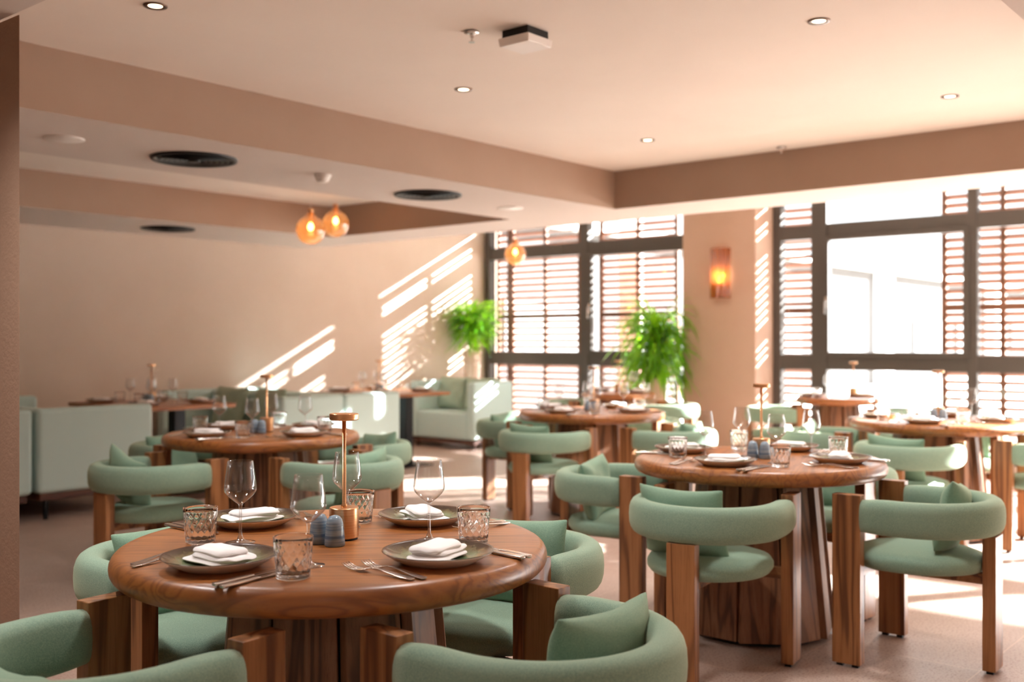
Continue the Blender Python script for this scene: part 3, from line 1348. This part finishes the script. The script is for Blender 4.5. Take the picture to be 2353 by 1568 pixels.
def build_lamp():
    t = empty('cordless_table_lamp')
    bm = bmesh.new()
    lathe(bm, [(0, 0.004), (0.0355, 0.004), (0.0372, 0.006), (0.0372, 0.079), (0.0355, 0.081), (0, 0.081)], 48)
    obj('lamp_base', bm, M_BRASS, t, smooth=False, bevel=0.0008)
    bm = bmesh.new()
    lathe(bm, [(0, 0), (0.0345, 0), (0.0345, 0.0045), (0, 0.0045)], 40)
    obj('foot_ring', bm, M_BLACK, t)
    bm = bmesh.new()
    lathe(bm, [(0, 0.08), (0.0075, 0.08), (0.0075, 0.088), (0.0052, 0.09), (0.0052, 0.303), (0, 0.303)], 24)
    obj('stem', bm, M_BRASS, t, smooth=True)
    bm = bmesh.new()
    lathe(bm, [(0, 0.302), (0.034, 0.302), (0.037, 0.3045), (0.037, 0.3165), (0.0355, 0.319), (0, 0.3195)], 48)
    obj('lamp_head', bm, M_BRASS, t, bevel=0.0006)
    return t


def build_shaker():
    bm = bmesh.new()
    lathe(bm, [(0, 0), (0.0235, 0), (0.0255, 0.003), (0.0245, 0.02), (0.0225, 0.04), (0.0205, 0.056), (0.0175, 0.066), (0.012, 0.0725), (0.005, 0.075), (0, 0.0752)], 36)
    return obj('shaker', bm, M_SHAKER, smooth=True)


PLATE, WINE, TUMB, NAP = Kind(build_plate), Kind(build_wine), Kind(build_tumbler), Kind(build_napkin)
FORK, KNIFE, LAMP, SHAK = Kind(build_fork), Kind(build_knife), Kind(build_lamp), Kind(build_shaker)


def setting(tab, ang, where, seed, full=True, plate_r=0.358, wine=(0.18, 0.155), tumb=(0.28, 0.212)):
    rnd = random.Random(seed)
    cx_, cy_ = T[tab]
    a = R(ang)
    o = Vector((math.cos(a), math.sin(a)))
    f = -o
    r_ = Vector((f.y, -f.x))
    rz = math.atan2(f.y, f.x) - PI / 2
    pl = '%s place of %s' % (where, TP[tab])

    def at(out, right):
        p = Vector((cx_, cy_)) + o * out + r_ * right
        return p.x, p.y
    x, y = at(plate_r, rnd.uniform(-0.01, 0.01))
    PLATE.place((x, y, TZ), rnd.uniform(0, 6), 'green brown glazed dinner plate, ' + pl, 'plate', 'glazed dinner plates')
    NAP.place((x, y, TZ + 0.010), rz + rnd.uniform(-0.5, 0.5), 'folded white napkin on the plate, ' + pl, 'napkin', 'folded white napkins')
    x, y = at(*wine)
    WINE.place((x, y, TZ), rnd.uniform(0, 6), 'empty stemmed wine glass, ' + pl, 'wine glass', 'stemmed wine glasses')
    x, y = at(*tumb)
    TUMB.place((x, y, TZ), rnd.uniform(0, 1), 'cut glass tumbler, ' + pl, 'tumbler', 'cut glass tumblers')
    if full:
        x, y = at(0.385, -0.152)
        FORK.place((x, y, TZ), rz + rnd.uniform(-0.12, 0.04), 'inner steel fork, ' + pl, 'fork', 'steel forks')
        x, y = at(0.372, -0.186)
        FORK.place((x, y, TZ), rz + rnd.uniform(-0.02, 0.12), 'outer steel fork, ' + pl, 'fork', 'steel forks')
        x, y = at(0.40, 0.138)
        KNIFE.place((x, y, TZ), rz + rnd.uniform(-0.1, 0.0), 'inner steel knife, ' + pl, 'knife', 'steel knives')
        x, y = at(0.405, 0.164)
        KNIFE.place((x, y, TZ), rz + rnd.uniform(-0.1, 0.02), 'outer steel knife, ' + pl, 'knife', 'steel knives')


def centre(tab, lamp=(0.02, 0.02), sh=((-0.04, 0.03), (-0.03, -0.03)), z=TZ, pos=None):
    cx_, cy_ = T[tab] if pos is None else pos
    LAMP.place((cx_ + lamp[0], cy_ + lamp[1], z), 0, 'slim brushed brass cordless lamp standing on %s' % TP[tab], 'table lamp', 'brass cordless table lamps')
    if sh:
        for (dx, dy), w in zip(sh, ('salt', 'pepper')):
            side = 'left' if w == 'salt' else 'right'
            SHAK.place((cx_ + dx, cy_ + dy, z), random.uniform(0, 6), 'blue banded ceramic shaker, %s of the pair on %s' % (side, TP[tab]), 'shaker',
                       'blue ceramic shakers')


# nearest table
setting('A', -91, 'near right', 1, plate_r=0.375)
setting('A', 1, 'far right', 2, plate_r=0.335, wine=(0.145, 0.116), tumb=(0.22, 0.150))
setting('A', 90, 'far left', 3, plate_r=0.352, wine=(0.162, 0.168), tumb=(0.239, 0.232))
setting('A', 187, 'near left', 4, plate_r=0.369, wine=(0.255, 0.155), tumb=(0.361, 0.213))
centre('A', (0.03, 0.0), ((-0.05, 0.0), (-0.045, -0.052)))
for i, (tb, offs) in enumerate((('B', 4), ('C', 0), ('D', 2), ('E', 6))):
    for k, (ang, wh) in enumerate(((-90, 'near right'), (0, 'far right'), (90, 'far left'), (180, 'near left'))):
        setting(tb, ang + offs, wh, 10 * i + k + 20)
    centre(tb, (0.03, 0.0), ((-0.05, 0.0), (-0.045, -0.054)))


# small tables: lamp, plates and glasses
def small_table(tab, base_, angs, z=TZ, names=('left', 'right'), r=0.23, lamp=(0.0, 0.0), pos=None):
    cx_, cy_ = T[tab] if pos is None else pos
    LAMP.place((cx_ + lamp[0], cy_ + lamp[1], z), 0, 'slim brushed brass cordless lamp standing on %s' % TP[tab], 'table lamp', 'brass cordless table lamps')
    for ang, wh in zip(angs, names):
        a = R(ang)
        o = Vector((math.cos(a), math.sin(a)))
        r_ = Vector((-o.y, o.x))
        p = Vector((cx_, cy_)) + o * r
        pl = '%s place of %s' % (wh, TP[tab])
        PLATE.place((p.x, p.y, z), 0, 'green brown glazed dinner plate, ' + pl, 'plate', 'glazed dinner plates')
        NAP.place((p.x, p.y, z + 0.010), a, 'folded white napkin on the plate, ' + pl, 'napkin', 'folded white napkins')
        q = Vector((cx_, cy_)) + o * (r * 0.45) + r_ * 0.14
        WINE.place((q.x, q.y, z), 0, 'empty stemmed wine glass, ' + pl, 'wine glass', 'stemmed wine glasses')
        q = Vector((cx_, cy_)) + o * (r * 0.9) + r_ * 0.19
        TUMB.place((q.x, q.y, z), 0, 'cut glass tumbler, ' + pl, 'tumbler', 'cut glass tumblers')


small_table('F', None, (120, -75), lamp=(0.12, -0.1))
small_table('G', None, (95, -85))


# ---------------------------------------------------------------- sofas
def rbox(name, x0, x1, y0, y1, z0, z1, mat, parent, bev):
    bm = bmesh.new()
    box(bm, x0, x1, y0, y1, z0, z1)
    return obj(name, bm, mat, parent, bevel=bev, seg=4)


def sofa(x0, x1, y0, y1, face, label, legs=True):
    """face=+1 looks towards +x (the windows), -1 the other way; side panels at both ends"""
    t = empty('sofa', ((x0 + x1) / 2, (y0 + y1) / 2, 0))
    w, d = (x1 - x0) / 2, (y1 - y0) / 2
    zb = 0.19 if legs else 0.11
    pt = 0.12
    for s in (-1, 1):
        a, b = (-d, -d + pt) if s < 0 else (d - pt, d)
        rbox('side_panel', -w, w, a, b, zb, 0.785, M_MINT, t, 0.035)
    bx0, bx1 = (-w, -w + 0.15) if face > 0 else (w - 0.15, w)
    rbox('backrest', bx0, bx1, -d + pt, d - pt, zb, 0.78, M_MINT, t, 0.035)
    sx0, sx1 = (-w + 0.15, w - 0.01) if face > 0 else (-w + 0.01, w - 0.15)
    rbox('seat', sx0, sx1, -d + pt, d - pt, zb, 0.43, M_MINT, t, 0.03)
    rbox('plinth', -w + 0.03, w - 0.03, -d + 0.03, d - 0.03, zb - 0.05, zb, M_PLINTH, t, 0.004)
    for sx in (-1, 1):
        for sy in (-1, 1):
            bm = bmesh.new()
            cx_, cy_ = sx * (w - 0.09), sy * (d - 0.07)
            box(bm, cx_ - 0.012, cx_ + 0.012, cy_ - 0.012, cy_ + 0.012, 0, zb - 0.05)
            obj('leg', bm, M_BLACK if legs else M_PLINTH, t)
    tag(t, label, 'sofa', 'mint upholstered booth sofas')
    return t


sofa(2.53, 3.43, 7.2, 9.16, -1, 'mint booth sofa mostly hidden behind the plastered pier')
sofa(3.46, 4.35, 7.2, 9.16, 1, 'mint booth sofa whose tall end panel stands right of the plastered pier')
sofa(5.56, 6.245, 7.2, 9.16, -1, 'mint booth sofa behind the table by the sofas, facing the pier')
sofa(6.255, 6.94, 7.2, 9.16, 1, 'sunlit mint booth sofa backed against its neighbour, facing the corner')
sofa(8.97, 9.68, 8.1, 9.16, -1, 'sunlit mint corner sofa below the small plant with three cushions', legs=False)


def sofa_cushion(loc, rot, label, scale=1.2):
    o = CUSH.place(loc, 0, label, 'cushion', 'pale green sofa cushions', rot=rot)
    return o


def build_big_cushion():
    o = build_cushion()
    for v in o.data.vertices:
        v.co.y = (v.co.y - 0.8 * v.co.x * v.co.x) * 1.4
        v.co.x *= 1.35
        v.co.z *= 1.45
    o.data.materials[0] = M_GREYP
    o.name = 'sofa_cushion'
    return o


BIG = Kind(build_big_cushion)
GB = 'grey green sofa cushions'
for (x, y, z, rx, rz), lab in (
    ((5.97, 8.55, 0.63, 14, 90), 'large grey green cushion against the booth sofa back, nearer the plaster wall'),
    ((5.97, 7.95, 0.63, 14, 84), 'large grey green cushion against the booth sofa back, nearer the room'),
    ((9.40, 8.36, 0.63, 14, 100), 'grey green cushion at the open end of the sunlit corner sofa'),
    ((9.40, 8.85, 0.63, 14, 86), 'grey green cushion at the wall end of the sunlit corner sofa'),
    ((3.73, 8.6, 0.63, 14, -90), 'grey green cushion on the sofa right of the plastered pier'),
):
    BIG.place((x, y, z), 0, lab, 'cushion', GB, rot=(R(rx), 0, R(rz)))


# booth tables
def build_booth():
    t = empty('booth_table')
    bm = bmesh.new()
    box(bm, -0.42, 0.42, -0.6, 0.6, 0.71, 0.745)
    obj('table_top', bm, M_TOP, t, bevel=0.008)
    for s in (-1, 1):
        bm = bmesh.new()
        box(bm, -0.05, 0.05, s * 0.38 - 0.05, s * 0.38 + 0.05, 0.015, 0.71)
        obj('leg', bm, M_BLACK, t, bevel=0.004)
        bm = bmesh.new()
        box(bm, -0.24, 0.24, s * 0.38 - 0.15, s * 0.38 + 0.15, 0, 0.015)
        obj('foot_plate', bm, M_BLACK, t)
    return t


BOOTH = Kind(build_booth)
T['H'] = (4.80, 7.98)
T['I'] = (7.42, 8.0)
TP['H'] = 'the booth table near the pier'
TP['I'] = 'the sunlit booth table'
BOOTH.place((*T['H'], 0), 0, 'rectangular oak booth table between two mint sofas near the plastered pier', 'dining table', 'rectangular booth tables')
BOOTH.place((*T['I'], 0), 0, 'rectangular oak booth table in sun, left of the corner sofa', 'dining table', 'rectangular booth tables')
for tb in 'HI':
    cx_, cy_ = T[tb]
    z = 0.745
    LAMP.place((cx_ + 0.03, cy_ + 0.05, z), 0, 'slim brushed brass cordless lamp standing on %s' % TP[tb], 'table lamp', 'brass cordless table lamps')
    for (dx, dy), w in zip(((-0.04, -0.0), (-0.035, -0.06)), ('left', 'right')):
        SHAK.place((cx_ + dx, cy_ + dy, z), 0, 'blue banded ceramic shaker, %s of the pair on %s' % (w, TP[tb]), 'shaker', 'blue ceramic shakers')
    for sx, sy, wh in ((-1, 1, 'far left'), (1, 1, 'far right'), (-1, -1, 'near left'), (1, -1, 'near right')):
        pl = '%s place of %s' % (wh, TP[tb])
        x, y = cx_ + sx * 0.26, cy_ + sy * 0.34
        PLATE.place((x, y, z), 0, 'green brown glazed dinner plate, ' + pl, 'plate', 'glazed dinner plates')
        NAP.place((x, y, z + 0.010), sx * 1.4, 'folded white napkin on the plate, ' + pl, 'napkin', 'folded white napkins')
        WINE.place((cx_ + sx * 0.10, cy_ + sy * 0.16, z), 0, 'empty stemmed wine glass, ' + pl, 'wine glass', 'stemmed wine glasses')
        TUMB.place((cx_ + sx * 0.2, cy_ + sy * 0.15, z), 0, 'cut glass tumbler, ' + pl, 'tumbler', 'cut glass tumblers')


# ---------------------------------------------------------------- plants
def blade(bm, p0, d0, length, width, droop, rnd, lim=None, n=7):
    """arching strap leaf"""
    d = Vector(d0).normalized()
    p = Vector(p0)
    side = d.cross(Vector((0, 0, 1)))
    if side.length < 0.05:
        side = Vector((rnd.uniform(-1, 1), rnd.uniform(-1, 1), 0))
    side.normalize()
    side = (side + Vector((0, 0, rnd.uniform(-0.5, 0.5)))).normalized()
    prev = None
    for i in range(n + 1):
        s = i / n
        w = width * (math.sin(PI * min(1.0, 0.12 + s * 0.88)) ** 0.7) * (1 - 0.25 * s)
        if i == n:
            w = 0.0006
        fold = Vector((0, 0, 1)) * w * 0.25
        a, m, b = p - side * w + fold, p.copy(), p + side * w + fold
        if lim:
            for q in (a, m, b):
                lim(q)
        c = [bm.verts.new(a), bm.verts.new(m), bm.verts.new(b)]
        if prev:
            bm.faces.new((prev[0], prev[1], c[1], c[0]))
            bm.faces.new((prev[1], prev[2], c[2], c[1]))
        prev = c
        p = p + d * (length / n)
        d = (d + Vector((0, 0, -droop / n))).normalized()


def plant(name, loc, label, pot_h, pot_r, leaves, pot_mat, lim=None, seed=1):
    rnd = random.Random(seed)
    t = empty(name, loc)
    bm = bmesh.new()
    r_ = pot_r
    lathe(bm, [(0, 0), (r_ * 0.62, 0), (r_ * 0.66, 0.01), (r_, pot_h - 0.01), (r_, pot_h), (r_ * 0.9, pot_h), (r_ * 0.88, pot_h - 0.05), (0, pot_h - 0.05)], 40)
    obj('planter', bm, pot_mat, t, smooth=True, bevel=0.003)
    bm = bmesh.new()
    for args in leaves(rnd):
        blade(bm, *args, rnd, lim)
    obj('foliage', bm, M_LEAF, t, smooth=True)
    bm = bmesh.new()
    for k in range(7):
        a = rnd.uniform(0, 2 * PI)
        tube(bm, [(0.03 * math.cos(a), 0.03 * math.sin(a), pot_h - 0.06), (0.05 * math.cos(a), 0.05 * math.sin(a), pot_h + 0.12), (0.1 * math.cos(a), 0.1 * math.sin(a), pot_h + 0.36)], 0.007, 6)
    obj('stem', bm, M_LEAF, t, smooth=True)
    tag(t, label, 'plant')
    return t


def bushy(rnd):
    out = []
    for k in range(420):
        a = rnd.uniform(0, 2 * PI)
        h = rnd.uniform(0.0, 1.0)
        el = rnd.uniform(-0.5, 1.3)
        r0 = rnd.uniform(0.0, 0.16)
        out.append(((r0 * math.cos(a), r0 * math.sin(a), 1.26 + 0.42 * h), (math.cos(a), math.sin(a), el), rnd.uniform(0.24, 0.40), rnd.uniform(0.010, 0.018), rnd.uniform(0.6, 1.7)))
    return out


def droopy(rnd):
    out = []
    for k in range(360):
        a = rnd.uniform(0, 2 * PI)
        h = rnd.random()
        el = rnd.uniform(0.0, 2.2) * (0.4 + h)
        out.append(((0.05 * math.cos(a), 0.05 * math.sin(a), 0.84 + 0.62 * h), (math.cos(a), math.sin(a), el), rnd.uniform(0.36, 0.66), rnd.uniform(0.015, 0.024), rnd.uniform(1.6, 3.8)))
    return out


def lim_a(q):
    # keep the leaves off the plaster wall and the glass
    q.y = min(q.y, 0.20)
    q.x = min(q.x, 0.44)


def lim_b(q):
    q.x = min(q.x, 0.5)
    if q.y < -0.17:
        q.x = min(q.x, 0.19)


plant('potted_palm', (9.90, 8.97, 0), 'bright green bushy potted plant in a tall tapered planter in the window corner', 1.14, 0.115, bushy, M_POT, lim_a, 4)
plant('potted_dracaena', (9.78, 6.16, 0), 'tall plant with long drooping strap leaves beside the left edge of the pillar', 0.86, 0.13, droopy, M_POT, lim_b, 9)
